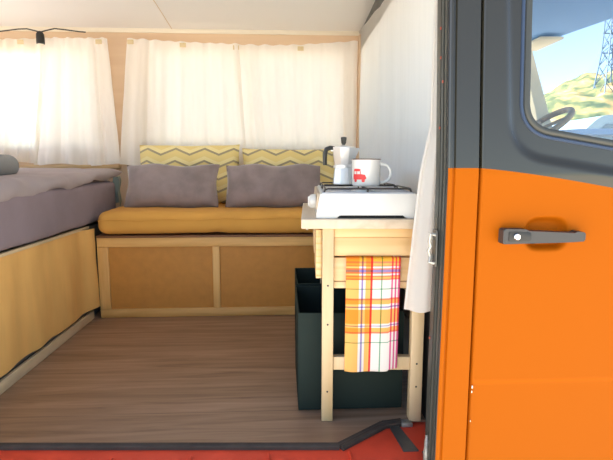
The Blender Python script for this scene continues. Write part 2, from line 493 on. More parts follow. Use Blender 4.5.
# door side of the body: pillar, header, rear quarter
bm = bmesh.new()
def outer(poly): prism(bm, poly, 1.04, 1.062)
# pillar outer face with its pressed bead (plan section extruded in z)
plan = [(.363, 1.043), (.366, 1.040), (.3715, 1.040), (.3735, 1.0445), (.3765, 1.0445), (.379, 1.040), (.4345, 1.040), (.4345, 1.12), (.363, 1.12)]
k = len(plan); lv_ = [-.35, -.1, .05, .2, .35, .5, .70, .71, .9, 1.1, 1.3, 1.555]
rg = [[bm.verts.new((x, y, z)) for x, y in plan] for z in lv_]
bm.faces.new(rg[0]); bm.faces.new(rg[-1][::-1])
for a, b in zip(rg, rg[1:]):
    for i in range(k): bm.faces.new((a[i], b[i], b[(i + 1) % k], a[(i + 1) % k]))
lean(bm)
box(bm, XL - .04, -.97, 1.04, 1.08, -.35, 1.58)
box(bm, -.97, .363, 1.04, 1.10, 1.36, 1.56)
box(bm, -.97, .363, 1.04, 1.07, -.35, -.15)
wf = struct('wall_front', bm, M['body'], ang=25)
bm = bmesh.new()      # inner side of the pillar
box(bm, .405, .4345, 1.12, 1.30, -.05, 1.5)
struct('pillar_inner', bm, M['black'], wf, sm=False)
bm = bmesh.new()      # door seal: ribbed rubber lining the opening
SZ = [-.012, .1, .25, .4, .55, .7, .85, 1.0, 1.15, 1.36]
for y0, y1, d in ((1.052, 1.064, .0045), (1.068, 1.078, .0075), (1.081, 1.088, .0035), (1.091, 1.117, .005)):
    rg = [[bm.verts.new(p) for p in ((.3635, y0, z), (.363 - d * .7, y0, z), (.363 - d, (y0 + y1) / 2, z), (.363 - d * .7, y1, z), (.3635, y1, z))] for z in SZ]
    for a, b in zip(rg, rg[1:]):
        for i in range(5): bm.faces.new((a[i], b[i], b[(i + 1) % 5], a[(i + 1) % 5]))
struct('door_seal', lean(bm), M['rubber2'], wf)
bm = bmesh.new()
for y0, y1 in ((1.0645, 1.0675), (1.0785, 1.0805), (1.0885, 1.0905), (1.044, 1.0515)):
    rg = [[bm.verts.new(p) for p in ((.3634, y0, z), (.3612, y0, z), (.3612, y1, z), (.3634, y1, z))] for z in SZ]
    for a, b in zip(rg, rg[1:]):
        for i in range(4): bm.faces.new((a[i], b[i], b[(i + 1) % 4], a[(i + 1) % 4]))
struct('seal_groove', lean(bm), M['rubber'], wf)
# latch striker and lower guide on the pillar
for y_, z_ in ((1.073, 1.02), (1.071, .955), (1.074, .80), (1.056, .90), (1.10, .30)):
    yy = y_ + .085 * max(0, z_ - .70)
    struct('paint_speck', B(.3552, .3585, yy - .0015, yy + .0015, z_, z_ + .006, bev=.0008), mat('speck', (.35, .07, .04), .6), wf)
t = thing('door_striker', 'small silver door latch striker on the dark door pillar beside the curtain', 'latch', (.352, 1.08, .48))
bm = bmesh.new()
box(bm, .3535, .3578, 1.066, 1.098, .486, .571, bev=.002)
link('striker_plate', bm, M['darkmetal'], t)
bm = bmesh.new()
tube(bm, [(.354, 1.074, .560), (.342, 1.074, .562), (.340, 1.074, .545), (.345, 1.078, .533), (.341, 1.082, .522), (.346, 1.084, .508), (.342, 1.078, .495), (.354, 1.076, .493)], .0042, 8)
box(bm, .344, .354, 1.086, 1.096, .545, .560, bev=.003); box(bm, .344, .354, 1.086, 1.096, .497, .512, bev=.003)
link('striker_loop', bm, mat('dull_zinc', (.5, .49, .44), .45, metal=.5), t)
t = thing('roller_guide', 'worn grey steel roller guide at the bottom of the door pillar', 'guide', (.355, 1.09, -.016))
bm = bmesh.new(); tube(bm, [(.352, 1.078, -.016), (.352, 1.08, .012), (.356, 1.09, .034), (.359, 1.10, .048)], [.008, .007, .006, .004], 8)
link('arm', bm, M['rust'], t)
bm = lathe(bmesh.new(), [(.006, -.004), (.009, -.003), (.009, .003), (.006, .004)], (.349, 1.086, .004), 14, 'x')
link('roller', bm, M['chrome'], t)

# ------------------------------------------------------------------ front door of the van
DL = (.4405, 1.04, -.32)
door = thing('van_door', 'orange front van door with dark grey upper half and rounded window', 'door', DL)
def rpoly(pts, rad, seg=8):
    out = []; n = len(pts)
    for i in range(n):
        p, a, b = Vector(pts[i]), Vector(pts[i - 1]), Vector(pts[(i + 1) % n])
        d1, d2 = (a - p).normalized(), (b - p).normalized()
        r = rad[i]; ang = d1.angle(d2); tl = r / math.tan(ang / 2)
        s, e = p + d1 * tl, p + d2 * tl
        for k in range(seg + 1):
            t_ = k / seg
            out.append((s * (1 - t_) ** 2 + p * 2 * t_ * (1 - t_) * .99 + e * t_ ** 2 + p * 2 * t_ * (1 - t_) * .01))
    return out
sill = lambda x, z0: z0 - .165 * (x - .53)
WIN = rpoly([(.538, .797), (1.12, .797 - .165 * .59), (1.02, 1.30), (.541, 1.30)], [.075, .05, .05, .05], 12)
CRE = rpoly([(.508, .744), (1.19, .744 - .165 * .69), (1.08, 1.35), (.487, 1.35)], [.10, .06, .06, .06], 12)
def sd(poly, x, z):
    """signed distance to polygon, negative inside"""
    d = 1e9; inside = False; n = len(poly)
    for i in range(n):
        a = poly[i]; b = poly[(i + 1) % n]
        ex, ez = b[0] - a[0], b[1] - a[1]; wx, wz = x - a[0], z - a[1]
        t_ = max(0, min(1, (wx * ex + wz * ez) / (ex * ex + ez * ez + 1e-12)))
        d = min(d, math.hypot(wx - ex * t_, wz - ez * t_))
        if (a[1] > z) != (b[1] > z) and x < ex * (z - a[1]) / (ez if abs(ez) > 1e-12 else 1e-12) + a[0]: inside = not inside
    return -d if inside else d
POC = rpoly([(.546, .527), (.65, .527), (.65, .606), (.546, .606)], [.036] * 4, 8)
def dskin(x, z):
    y = 1.040
    if z > .55: y += .008 * (1 - sst(-.012, .010, sd(CRE, x, z)))
    y += .006 * (1 - sst(-.016, .0, sd(WIN, x, z))) if z > .6 else 0
    if .48 < z < .66: y += .020 * (1 - sst(-.016, .001, sd(POC, x, z)))
    cz = .214 + (x - .44) * .0
    y += .0045 * sst(cz + .008, cz - .004, z) if False else .0045 * (1 - sst(cz - .006, cz + .004, z))
    y += .010 * sst(.009, 0, x - .4405) ** 2 if False else 0
    ex = x - .4405
    if ex < .006: y += .006 * (1 - ex / .006) ** 2
    return y
xs = [.4405 + i * .0015 for i in range(5)]; x = xs[-1]
while x < .86: x += .0045; xs.append(x)
while x < 1.28: x += .03; xs.append(x)
zs = []; z = -.32
while z < .16: zs.append(z); z += .04
while z < 1.12: zs.append(z); z += .0045
while z < 1.40: zs.append(z); z += .02
bm = bmesh.new()
gv = {}
for i, x in enumerate(xs):
    for j, z in enumerate(zs):
        if z > .6 and sd(WIN, x, z) < -.012: continue
        if z > .74 and x > 1.30 - (z - .74) * .35: continue
        gv[i, j] = bm.verts.new((x, dskin(x, z), z))
for i in range(len(xs) - 1):
    for j in range(len(zs) - 1):
        q = [gv.get(k) for k in ((i, j), (i + 1, j), (i + 1, j + 1), (i, j + 1))]
        if all(q): bm.faces.new(q)
# return flange along the shut line
fl = [gv[0, j] for j in range(len(zs)) if (0, j) in gv]
fb = [bm.verts.new((v.co.x, 1.085, v.co.z)) for v in fl]
for i in range(len(fl) - 1): bm.faces.new((fl[i], fl[i + 1], fb[i + 1], fb[i]))
link('door_skin', lean(bm), paint_mat('two_tone_door_paint', DL), door, ang=50)
# inner panel (below the window) and window frame inside
bm = bmesh.new()
box(bm, .452, 1.28, 1.085, 1.10, -.30, .69); box(bm, .452, .515, 1.085, 1.10, .69, 1.37)
link('inner_panel', lean(bm), M['dark'], door, sm=False)
# rubber gasket: swept ring round the window
def ring_gasket(loop, sec, bm):
    n = len(loop); rings = []
    cen = Vector((sum(p[0] for p in loop) / n, sum(p[1] for p in loop) / n))
    for i in range(n):
        a, b = Vector(loop[i - 1]), Vector(loop[(i + 1) % n]); tn = (b - a).normalized(); nr = Vector((tn.y, -tn.x))
        p = Vector(loop[i])
        if (p + nr * .01 - cen).length < (p - cen).length: nr = -nr
        rings.append([bm.verts.new((p.x + nr.x * s, y, p.y + nr.y * s)) for s, y in sec])
    m_ = len(sec)
    for i in range(n):
        for k in range(m_): bm.faces.new((rings[i][k], rings[i][(k + 1) % m_], rings[(i + 1) % n][(k + 1) % m_], rings[(i + 1) % n][k]))
bm = bmesh.new()
ring_gasket(WIN, [(-.013, 1.062), (-.013, 1.0465), (-.009, 1.0445), (-.004, 1.0445), (0, 1.047), (.003, 1.053), (.003, 1.062)], bm)
link('window_seal', lean(bm), M['rubber2'], door, ang=40)
bm = bmesh.new()
ring_gasket(WIN, [(.0025, 1.0625), (.0025, 1.047), (.0045, 1.0445), (.0085, 1.0445), (.0105, 1.047), (.0105, 1.0625)], bm)
link('seal_lip', lean(bm), mat('seal_bluegrey', (.035, .055, .1), .35, spec=.5), door, ang=40)
bm = bmesh.new()
loop = rpoly([(.540, .80), (1.118, .80 - .165 * .585), (1.018, 1.298), (.543, 1.298)], [.072, .05, .05, .05], 12)
fa = [bm.verts.new((p[0], 1.056, p[1])) for p in loop]; fb = [bm.verts.new((p[0], 1.060, p[1])) for p in loop]
bm.faces.new(fa); bm.faces.new(fb[::-1])
for i in range(len(fa)): bm.faces.new((fa[i], fb[i], fb[(i + 1) % len(fa)], fa[(i + 1) % len(fa)]))
link('window_glass', lean(bm), M['doorglass'], door, sm=False)
# handle
hd = link('door_handle', prism(bmesh.new(), rpoly([(.4865, .5465), (.636, .5495), (.674, .5515), (.674, .5715), (.655, .5735), (.649, .5705), (.545, .5755), (.536, .5795), (.4865, .5805)],
          [.004, .01, .004, .004, .002, .004, .004, .003, .005], 4), 1.016, 1.041, bev=.0022), M['handle'], door, ang=40)
bm = prism(bmesh.new(), rpoly([(.499, .5525), (.549, .5535), (.549, .5725), (.499, .5745)], [.003] * 4, 4), 1.0145, 1.018, bev=.0006)
link('lock_recess', bm, M['rubber'], hd, ang=40)
lk = link('lock_cylinder', lathe(bmesh.new(), [(.0075, 0), (.0075, -.004), (.006, -.006), (.002, -.0062)], (.516, 1.0145, .5635), 24, 'y'), M['chrome'], hd)
# paint chips on the door edge
for x, z, r in ((.4425, .199, .003), (.4425, .188, .0022), (.4428, .115, .0016)):
    link('paint_chip', B(x, x + r, 1.0405, 1.0425, z, z + r * 2.2, bev=.0005), M['cream'], door)

# ------------------------------------------------------------------ bench
BY = 2.235
bench = thing('storage_bench', 'long low bench box with brown panels in a light oak frame', 'bench', (-.2, BY + .25, 0))
link('carcass', B(-.858, .44, BY + .012, 2.80, .002, .380), M['ply'], bench, sm=False)
for nm, a in (('top_rail', (-.862, .44, BY, BY + .02, .340, .384)), ('bottom_rail', (-.862, .44, BY, BY + .02, .001, .041))):
    link(nm, B(*a, bev=.002), M['oakx'], bench)
for x0, x1 in ((-.862, -.813), (-.330, -.297), (.22, .255)):
    link('stile', B(x0, x1, BY - .001, BY + .02, .0415, .3395, bev=.002), M['oakz'], bench)
link('lid', B(-.862, .44, BY - .006, 2.80, .3845, .395, bev=.002), M['lidw'], bench)
def cshape(p):
    p = p.copy()
    if p.z < .42 and p.y < 2.35: p.z += .006 * max(0, 1 - abs(p.x + .31) / .05)
    return p
cu = thing('bench_cushion', 'long mustard yellow seat cushion on the bench box', 'cushion', (-.2, BY + .25, .395))
link('cushion_cover', softbox(-.850, .420, BY - .03, 2.76, .402, .509, .042, .006, 5, 3, (90, 30, 10), cshape), M['mustard'], cu, ang=60)
bm = bmesh.new()
tube(bm, [(-.838 + i * .041, BY - .0315, .468 + .012 * (i / 30) + .003 * math.sin(i)) for i in range(31)], .0022, 6)
link('seam', bm, M['mustard'], cu)
# yellow chevron cushions
p1 = pillow(.55, .335, .12, (-.505, 2.665, .672), .28, 1); tag(link('chevron_cushion', p1, M['chev'], None, ang=70), 'yellow cushion with grey chevrons, left of the two against the curtain', 'cushion', 'chevron cushions against the back wall')
p2 = pillow(.53, .315, .12, (.045, 2.67, .660), .28, 7); tag(link('chevron_cushion', p2, M['chev'], None, ang=70), 'yellow chevron cushion on the right, behind the coffee pot and stove', 'cushion', 'chevron cushions against the back wall')
for o, c in ((bpy.data.objects['chevron_cushion'], None),): pass
g1 = pillow(.465, .235, .12, (-.553, 2.45, .615), .36, 12, .022); tag(link('velvet_cushion', g1, M['velvet'], None, ang=70), 'grey velvet cushion at the left end of the bench, next to the bed', 'cushion', 'grey velvet cushions on the bench')
g2 = pillow(.485, .235, .12, (-.045, 2.45, .611), .36, 19, .022, -.03); tag(link('velvet_cushion', g2, M['velvet'], None, ang=70), 'grey velvet cushion in the middle of the bench, left of the stove', 'cushion', 'grey velvet cushions on the bench')

# ------------------------------------------------------------------ bed
bed = thing('bed', 'bed on the left with grey mattress and yellow cloth skirt', 'bed', (-1.4, 2.0, 0))
link('base', B(XL + .01, -.912, 1.10, 2.79, .001, .432), mat('bed_base_grey', (.13, .115, .1), .7), bed, sm=False)
link('kick_batten', B(-.905, -.890, 1.10, 2.232, .001, .040, bev=.002), M['batten'], bed)
link('top_batten', B(-.905, -.888, 1.10, 2.228, .430, .441, bev=.002), M['batten'], bed)
bm = bmesh.new()
def skirt(a, b):
    y = 1.10 + a * 1.13; z = .431 - b * (.431 - (.056 + .005 * math.sin(y * 9) + .012 * nz((y, 0, 0), 7, 3)))
    return Vector((-.892 + .026 * sst(2.12, 2.225, y) + .0045 * math.sin(y * 26 + 3 * nz((y, 0, 0), 3)) * (.35 + b) * .6 + .004 * nz((y, z, 0), 14, 2), y, z))
grid(bm, 200, 14, skirt)
link('skirt', bm, M['drape'], bed, ang=80)
ms = softbox(XL + .015, -.884, 1.10, 2.60, .443, .636, .025, .005, 5, 8, (40, 90, 12))
mo = link('mattress', ms, M['sheet'], None, ang=60)
bpy.context.view_layer.update()
mt = tag(mo, 'grey sheeted mattress under the duvet, facing the doorway', 'mattress')
# duvet: wavy rolled edge hanging over the mattress side
bm = bmesh.new()
def duv(a, b):
    y = 1.10 + b * 1.565
    # profile along a: 0 = far left on top, ~.7 = crest, 1 = tucked under the edge
    ez = .592 + (y - 1.55) * .064 + .010 * math.sin(y * 17 + 1.5 * nz((y, 0, 0), 4)) + .007 * nz((y, 1, 0), 16, 5)
    top = .678 + .028 * sst(1.9, 2.6, y) - .01 * sst(2.62, 2.66, y)
    if a < .7:
        x = XL + .02 + (a / .7) * (-.93 - XL - .02); z = top
    elif a < .95:
        t_ = (a - .7) / .25 * PI * .75
        rx, rz = .052, (top - ez) * .5
        x = -.93 + rx * math.sin(t_) + .006 * math.sin(y * 17); z = top - rz * (1 - math.cos(t_)) * 1.15
    else:
        t_ = (a - .95) / .05
        x = -.893 + .0 * t_ - .01 * t_; z = ez + .0 + .006 * t_
    k = min(1, (1 - a) * 12)
    z += (.009 * nz((x, y, 0), 5, 2) + .006 * nz((x, y, 0), 14, 6)) * k - .004 * abs(nz((x * .4, y * 3, 0), 5, 8)) * k
    x += .008 * nz((0, y, z), 9, 1) * k * (1 if a > .6 else 0)
    return Vector((x, y, z))
g = grid(bm, 90, 150, duv)
# close the far and near ends
for col_ in (0, 150):
    prev = None
    for i in range(91):
        v = g[i][col_]; w = bm.verts.new((v.co.x, v.co.y + (.008 if col_ else -.008), min(v.co.z, .632 if i < 60 else v.co.z)))
        if prev: bm.faces.new((prev[0], v, w, prev[1]))
        prev = (v, w)
dv = link('duvet', bm, M['duvet'], None, ang=80)
tag(dv, 'rumpled grey duvet spread over the bed', 'duvet')
bm = bmesh.new()
grid(bm, 10, 16, lambda a, b: Vector((-.906 + a * .038 + .004 * math.sin(b * 9), 2.612 + .014 * a + .01 * math.sin(b * 7 + a * 3), .515 + b * (.655 - .515) + .006 * a)))
grid(bm, 4, 16, lambda a, b: Vector((-.868 + .004 * math.sin(b * 9) + a * .006, 2.626 - a * .05 + .01 * math.sin(b * 7 + 3), .515 + b * .14 + .006 - .03 * a * (1 - b))))
link('lining', bm, M['lining'], dv, ang=80)
tag(link('bed_pillow', softbox(-1.50, -1.105, 1.86, 2.12, .672, .762, .044, .004, 5, 5, (24, 24, 8)), M['bedpillow'], None, ang=60),
    'rounded blue-grey pillow on the bed at the left edge', 'pillow')

# ------------------------------------------------------------------ curtains
def curtain(name, top, bot, ztop, zbot, label, folds=9, amp=.012, seed=0, y0=2.80, tabs=(), sag=0, n=(160, 40), group='curtains over the back windows', yoff=0, cm='curtain'):
    """top/bot: (xleft, xright) at the top and hem"""
    root = thing(name, label, 'curtain', ((top[0] + top[1]) / 2, y0, zbot), group)
    bm = bmesh.new()
    def f(a, b):
        t_ = b
        xl = top[0] + (bot[0] - top[0]) * t_; xr = top[1] + (bot[1] - top[1]) * t_
        x = xl + a * (xr - xl)
        s = a * folds * 2 * PI + 1.6 * nz((a * 5, seed, 0), 1.3, seed)
        y = y0 + yoff + amp * (.35 + .65 * t_) * (math.sin(s) + .35 * math.sin(2.3 * s + seed)) + .006 * nz((x, 0, b), 6, seed)
        y += amp * .35 * math.sin(a * 60 + seed) * max(0, 1 - b * 9)
        zt = ztop[0] + (ztop[1] - ztop[0]) * a - sag * math.sin(PI * a) + .0025 * math.sin(a * folds * 9)
        zb = zbot + .006 * math.sin(a * 9 + seed)
        return Vector((x, y, zt + (zb - zt) * t_))
    grid(bm, n[0], n[1], f)
    link('cloth', bm, M[cm], root, ang=90)
    for a in tabs:
        p = f(a, .035)
        link('fastening_tab', B(p.x - .017, p.x + .017, y0 + yoff - amp - .006, y0 + yoff - amp - .0035, p.z - .012, p.z + .012, bev=.001), M['tab'], root)
    return root
curtain('window_curtain', (-1.80, -1.27), (-1.80, -1.385), (1.40, 1.411), .735, 'white curtain at the far left edge, glowing with sunlight', 5, .011, 2, tabs=(.72,), yoff=.012, cm='curtain3')
curtain('window_curtain', (-1.31, -.957), (-1.405, -.915), (1.411, 1.414), .722, 'white curtain with slanting right edge, left of the bare wood strip', 4, .010, 5, tabs=(.88,))
curtain('window_curtain', (-.849, -.235), (-.925, -.20), (1.415, 1.392), .722, 'wide white curtain right of the bare wood strip, behind the left cushion', 6, .010, 9, tabs=(.04, .5), sag=.004)
curtain('window_curtain', (-.275, .437), (-.215, .437), (1.393, 1.421), .722, 'white curtain in the back corner, behind the coffee pot', 6, .010, 14, tabs=(.03, .54), sag=.012, yoff=.014)
# rail cords seen as small dark hooks
bm = bmesh.new()
# cab curtain along the right, its front edge gathered beside the door pillar
cab = thing('cab_curtain', 'tall white curtain hanging behind the stove, reaching to the door pillar', 'curtain', (.44, 2.0, .33))
bm = bmesh.new()
def cabf(a, b):
    # a runs from the back corner to the front edge and round the gathered flap
    yb = 2.825; zt_b = 1.492
    flapx = None
    def at_z(z):
        lx = .319 + (z - .336) * .085 + max(0, z - .70) * .10
        lx = min(lx, .372)
        if a < .80:
            t_ = a / .80; y = yb + (1.29 - yb) * t_
            x = .449 - .012 * t_ + .006 * math.sin(t_ * 40 + 3 * nz((t_ * 5, 0, 0))) * (.3 + .5 * b) + .008 * nz((0, y, z * .6), 3, 3)
        elif a < .90:
            t_ = (a - .80) / .10; e = t_ * t_ * (3 - 2 * t_)
            y = 1.29 + (1.205 - 1.29) * t_; x = .437 + (lx - .437) * e
        elif a < .93:
            t_ = (a - .90) / .03; y = 1.205 - .018 * math.sin(t_ * PI / 2); x = lx - .004 * math.sin(t_ * PI)
        else:
            t_ = (a - .93) / .07; y = 1.187 - .022 * t_ + .006 * math.sin(t_ * 7); x = lx + (.383 - lx) * t_
        return x, y
    ytop = yb + (1.16 - yb) * min(1, a / .93)
    zt = 1.416 + .066 * (ytop - 2.15) / .68 if ytop > 2.15 else 1.416 - .02 * (2.15 - ytop)
    zb = .346 + .004 * math.sin(a * 50) if a < .9 else .345 + .003 * math.sin(a * 90)
    z = zt + (zb - zt) * b
    x, y = at_z(z)
    return Vector((x, y, z))
grid(bm, 260, 60, cabf)
link('cloth', bm, M['curtain2'], cab, ang=90)

# ------------------------------------------------------------------ hanging lamp on cables
t = thing('hanging_lamp', 'small dark lamp socket hung on black cables above the left curtain', 'lamp', (-1.294, 2.765, 1.36))
bm = lathe(bmesh.new(), [(.017, 1.366), (.021, 1.368), (.021, 1.40), (.020, 1.418), (.013, 1.430), (.005, 1.434)], (-1.294, 2.755, 0), 20)
link('socket', bm, M['rubber'], t)
bm = lathe(bmesh.new(), [(.004, 1.356), (.012, 1.359), (.017, 1.366)], (-1.294, 2.755, 0), 16)
link('bulb', bm, M['cream'], t)
bm = bmesh.new()
tube(bm, [(-1.62, 2.79, 1.425), (-1.52, 2.785, 1.437), (-1.42, 2.78, 1.449), (-1.37, 2.775, 1.450), (-1.32, 2.765, 1.437), (-1.298, 2.757, 1.43)], .0035, 8)
link('cable', bm, M['rubber'], t)
bm = bmesh.new()
tube(bm, [(-1.29, 2.757, 1.43), (-1.27, 2.765, 1.439), (-1.225, 2.775, 1.453), (-1.17, 2.78, 1.449), (-1.10, 2.783, 1.441), (-1.065, 2.785, 1.439)], .0035, 8)
link('cable', bm, M['rubber'], t)

# ------------------------------------------------------------------ kitchen cart
T = thing('kitchen_cart', 'small pine kitchen cart holding the camping stove', 'cart', (.24, 1.5, 0))
link('worktop', B(.050, .405, 1.245, 1.80, .552, .578, bev=.003), M['block'], T)
for x0, x1, y0, y1 in ((.107, .138, 1.257, 1.289), (.354, .388, 1.257, 1.289), (.116, .147, 1.75, 1.782), (.354, .388, 1.75, 1.782)):
    lg = link('leg', B(x0, x1, y0, y1, .001, .5515, bev=.0018), M['pine'], T)
    if y0 < 1.3:
        for z in ((.395, .285, .09) if x0 < .2 else (.172, .105)):
            link('screw', lathe(bmesh.new(), [(.0028, -.0006), (.0028, .001)], ((x0 + x1) / 2, y0, z), 10, 'y'), M['rubber'], lg)
link('top_rail', B(.139, .353, 1.262, 1.284, .527, .5515, bev=.0015), M['pinex'], T)
link('upper_board', B(.139, .353, 1.266, 1.284, .476, .526, bev=.0015), M['pinex'], T)
link('low_rail', B(.139, .353, 1.262, 1.284, .152, .190, bev=.0018), M['pine'], T)
link('shelf_rail', B(.139, .353, 1.268, 1.284, .385, .4035, bev=.0015), M['pinex'], T)
link('back_rail', B(.148, .353, 1.756, 1.776, .49, .55, bev=.0015), M['pinex'], T)
link('back_low_rail', B(.148, .353, 1.756, 1.776, .152, .190, bev=.0018), M['pinex'], T)
dr = link('drawer', B(.139, .353, 1.270, 1.286, .405, .470, bev=.0015), M['pinex'], T)
# side boards with stepped finger joints
bm = bmesh.new()
box(bm, .090, .1055, 1.272, 1.50, .412, .546, bev=.001)
box(bm, .088, .1055, 1.50, 1.76, .44, .546, bev=.001)
sb = link('side_board', bm, M['pinex'], T)
bm = bmesh.new()
for k in range(7):
    z = .418 + k * .018
    box(bm, .0893, .1062, 1.2705, 1.2715, z, z + .0025)
    box(bm, .0893, .0899, 1.2715, 1.284, z, z + .0025)
link('finger_joint', bm, M['oakx'], sb)
link('side_board', B(.3895, .4015, 1.272, 1.76, .412, .546, bev=.001), M['pinex'], T)
bm = bmesh.new()
tube(bm, [(.076, 1.42, .552), (.074, 1.42, .535), (.066, 1.42, .528), (.061, 1.42, .535), (.062, 1.42, .543)], .0035, 8)
box(bm, .071, .081, 1.41, 1.43, .538, .5515, bev=.001)
link('hook', bm, M['chrome'], T)

# towel over the drawer front
bm = bmesh.new(); uvl = bm.loops.layers.uv.new('UVMap')
vv = {}
NU, NV = 36, 70
def tow(a, b, back=False):
    x0 = .1715 - .002 * b; x1 = .319 - .003 * b
    x = x0 + a * (x1 - x0)
    z = .4715 - b * (.4715 - (.153 - .004 * math.sin(a * 4) + (.004 if a > .82 else 0)))
    y = 1.2555 - .002 * math.sin(a * 9 + 1) * b - .003 * b * math.sin(a * 3.2 * PI) * .8 + .002 * nz((x, 0, z), 14)
    return x, y, z
for i in range(NU + 1):
    for j in range(-5, NV + 1):
        a = i / NU
        if j >= 0: p = tow(a, j / NV)
        else:
            x, y, z = tow(a, 0); q = -j / 5
            p = (x, y + .0045 + .010 * q, z + .0022 * math.sin(q * PI / 2) + (0 if q < .9 else -.002))
        vv[i, j] = bm.verts.new(p)
for i in range(NU):
    for j in range(-5, NV):
        f = bm.faces.new((vv[i, j], vv[i + 1, j], vv[i + 1, j + 1], vv[i, j + 1]))
        for l, (ii, jj) in zip(f.loops, ((i, j), (i + 1, j), (i + 1, j + 1), (i, j + 1))):
            l[uvl].uv = (ii / NU, max(0, jj / NV))
tw = link('checked_towel', bm, M['towel'], None, ang=90)
so = tw.modifiers.new('cloth_thickness', 'SOLIDIFY'); so.thickness = .0016; so.offset = 0
tag(tw, 'orange, white and red checked tea towel hanging on the cart front', 'towel')

# ------------------------------------------------------------------ bins
def bin_(x0, x1, y0, y1, h, label):
    t = thing('storage_bin', label, 'bin', ((x0 + x1) / 2, (y0 + y1) / 2, 0), 'dark bins under the cart')
    bm = bmesh.new(); w = .005
    box(bm, x0, x1, y0, y0 + w, .002, h, bev=.0015); box(bm, x0, x1, y1 - w, y1, .002, h, bev=.0015)
    box(bm, x0, x0 + w, y0 + w, y1 - w, .002, h, bev=.0015); box(bm, x1 - w, x1, y0 + w, y1 - w, .002, h, bev=.0015)
    box(bm, x0 + w, x1 - w, y0 + w, y1 - w, .002, .008)
    link('bin_body', bm, M['binm'], t)
    bm = bmesh.new()
    tube(bm, [(x0 + .002, y0 + .002, h), (x1 - .002, y0 + .002, h), (x1 - .002, y1 - .002, h), (x0 + .002, y1 - .002, h)], .0032, 6, closed=True)
    link('rim', bm, M['binm'], t)
    return t
bin_(.044, .353, 1.325, 1.640, .296, 'dark green open bin under the cart, the front one')
bin_(.050, .353, 1.652, 1.915, .300, 'dark green open bin behind the front one, nearer the bench')

# ------------------------------------------------------------------ camping stove
SX0, SX1, SY0, SY1 = .098, .358, 1.262, 1.762
st = thing('camping_stove', 'white two-burner camping stove on the cart worktop', 'stove', (.228, 1.5, .578))
bm = bmesh.new()
prism(bm, rpoly([(SX0 - .009, .5785), (SX0 + .046, .5785), (SX0 + .056, .5865), (SX1 - .036, .5865), (SX1 - .024, .5785), (SX1 + .004, .5785), (SX1, .6445), (SX0 + .003, .6445)],
      [.003, .002, .002, .002, .002, .003, .006, .007], 4), SY0, SY1, bev=.0015)
link('casing', bm, M['enamel'], st, ang=40)
link('underside_shade', B(SX0 + .05, SX1 - .030, SY0 + .006, SY1 - .01, .5787, .5862), M['black'], st, sm=False)  # black block fills the gap below the casing in place of shade
bm = bmesh.new()
for a in ((SX0 + .008, SX1 - .006, SY0 + .004, SY0 + .010), (SX0 + .008, SX1 - .006, SY1 - .010, SY1 - .004), (SX0 + .008, SX0 + .014, SY0 + .01, SY1 - .01), (SX1 - .012, SX1 - .006, SY0 + .01, SY1 - .01)):
    box(bm, *a, .6445, .6475, bev=.001)
link('top_edge', bm, M['steel'], st)
link('drip_tray', B(SX0 + .015, SX1 - .013, SY0 + .011, SY1 - .011, .6435, .6452), M['steel'], st, sm=False)
# sloping control side with its two knobs
bm = prism(bmesh.new(), [(SX0 - .001, .600), (SX0 + .0035, .6435), (SX0 - .004, .6435), (SX0 - .009, .600)], SY0 + .02, SY1 - .02, bev=.001)
link('control_panel', bm, M['block'], st)
for y in (1.345,):
    k_ = lathe(bmesh.new(), [(.012, .004), (.0205, .001), (.021, -.006), (.019, -.014), (.014, -.017)], (SX0 - .009, y, .618), 24, 'x')
    kb = link('knob', k_, M['enamel'], st)
    link('knob_grip', B(SX0 - .030, SX0 - .0245, y - .0035, y + .0035, .604, .632, bev=.0015), M['enamel'], kb)
for y in (1.385, 1.635):
    bu = link('burner', lathe(bmesh.new(), [(.034, .6452), (.034, .6475), (.026, .6485), (.026, .650)], (.228, y, 0), 28), M['alu'], st)
    link('burner_cap', lathe(bmesh.new(), [(.020, .650), (.024, .6505), (.024, .6525), (.018, .6535)], (.228, y, 0), 28), M['iron'], bu)
def support(y0, y1):
    bm = bmesh.new(); x0, x1 = .116, .346; zt = .6565; r = .0025
    tube(bm, [(x0, y0, zt - .003), (x0 + .006, y0, zt), (x1 - .006, y0, zt), (x1, y0, zt - .003), (x1, y0 + .006, zt), (x1, y1 - .006, zt), (x1, y1, zt - .003), (x1 - .006, y1, zt), (x0 + .006, y1, zt), (x0, y1, zt - .003), (x0, y1 - .006, zt), (x0, y0 + .006, zt)], r, 8, closed=True)
    for x in (x0, x1):
        for y in (y0, y1): tube(bm, [(x, y, zt), (x + (-.003 if x < .2 else .003), y, .648), (x + (-.004 if x < .2 else .005), y, .6452)], r, 8)
    ym = (y0 + y1) / 2; xm = (x0 + x1) / 2
    for a, b_ in (((xm, y0), (xm, ym - .018)), ((xm, y1), (xm, ym + .018))):
        tube(bm, [(*a, zt), (*b_, zt), (b_[0], b_[1], zt - .006)], r, 8)
    tube(bm, [(xm, y0, zt), (xm, y0, .6455)], r, 8)
    return bm
link('pan_support', support(1.292, 1.492), M['iron'], st)
link('pan_support', support(1.532, 1.732), M['iron'], st)

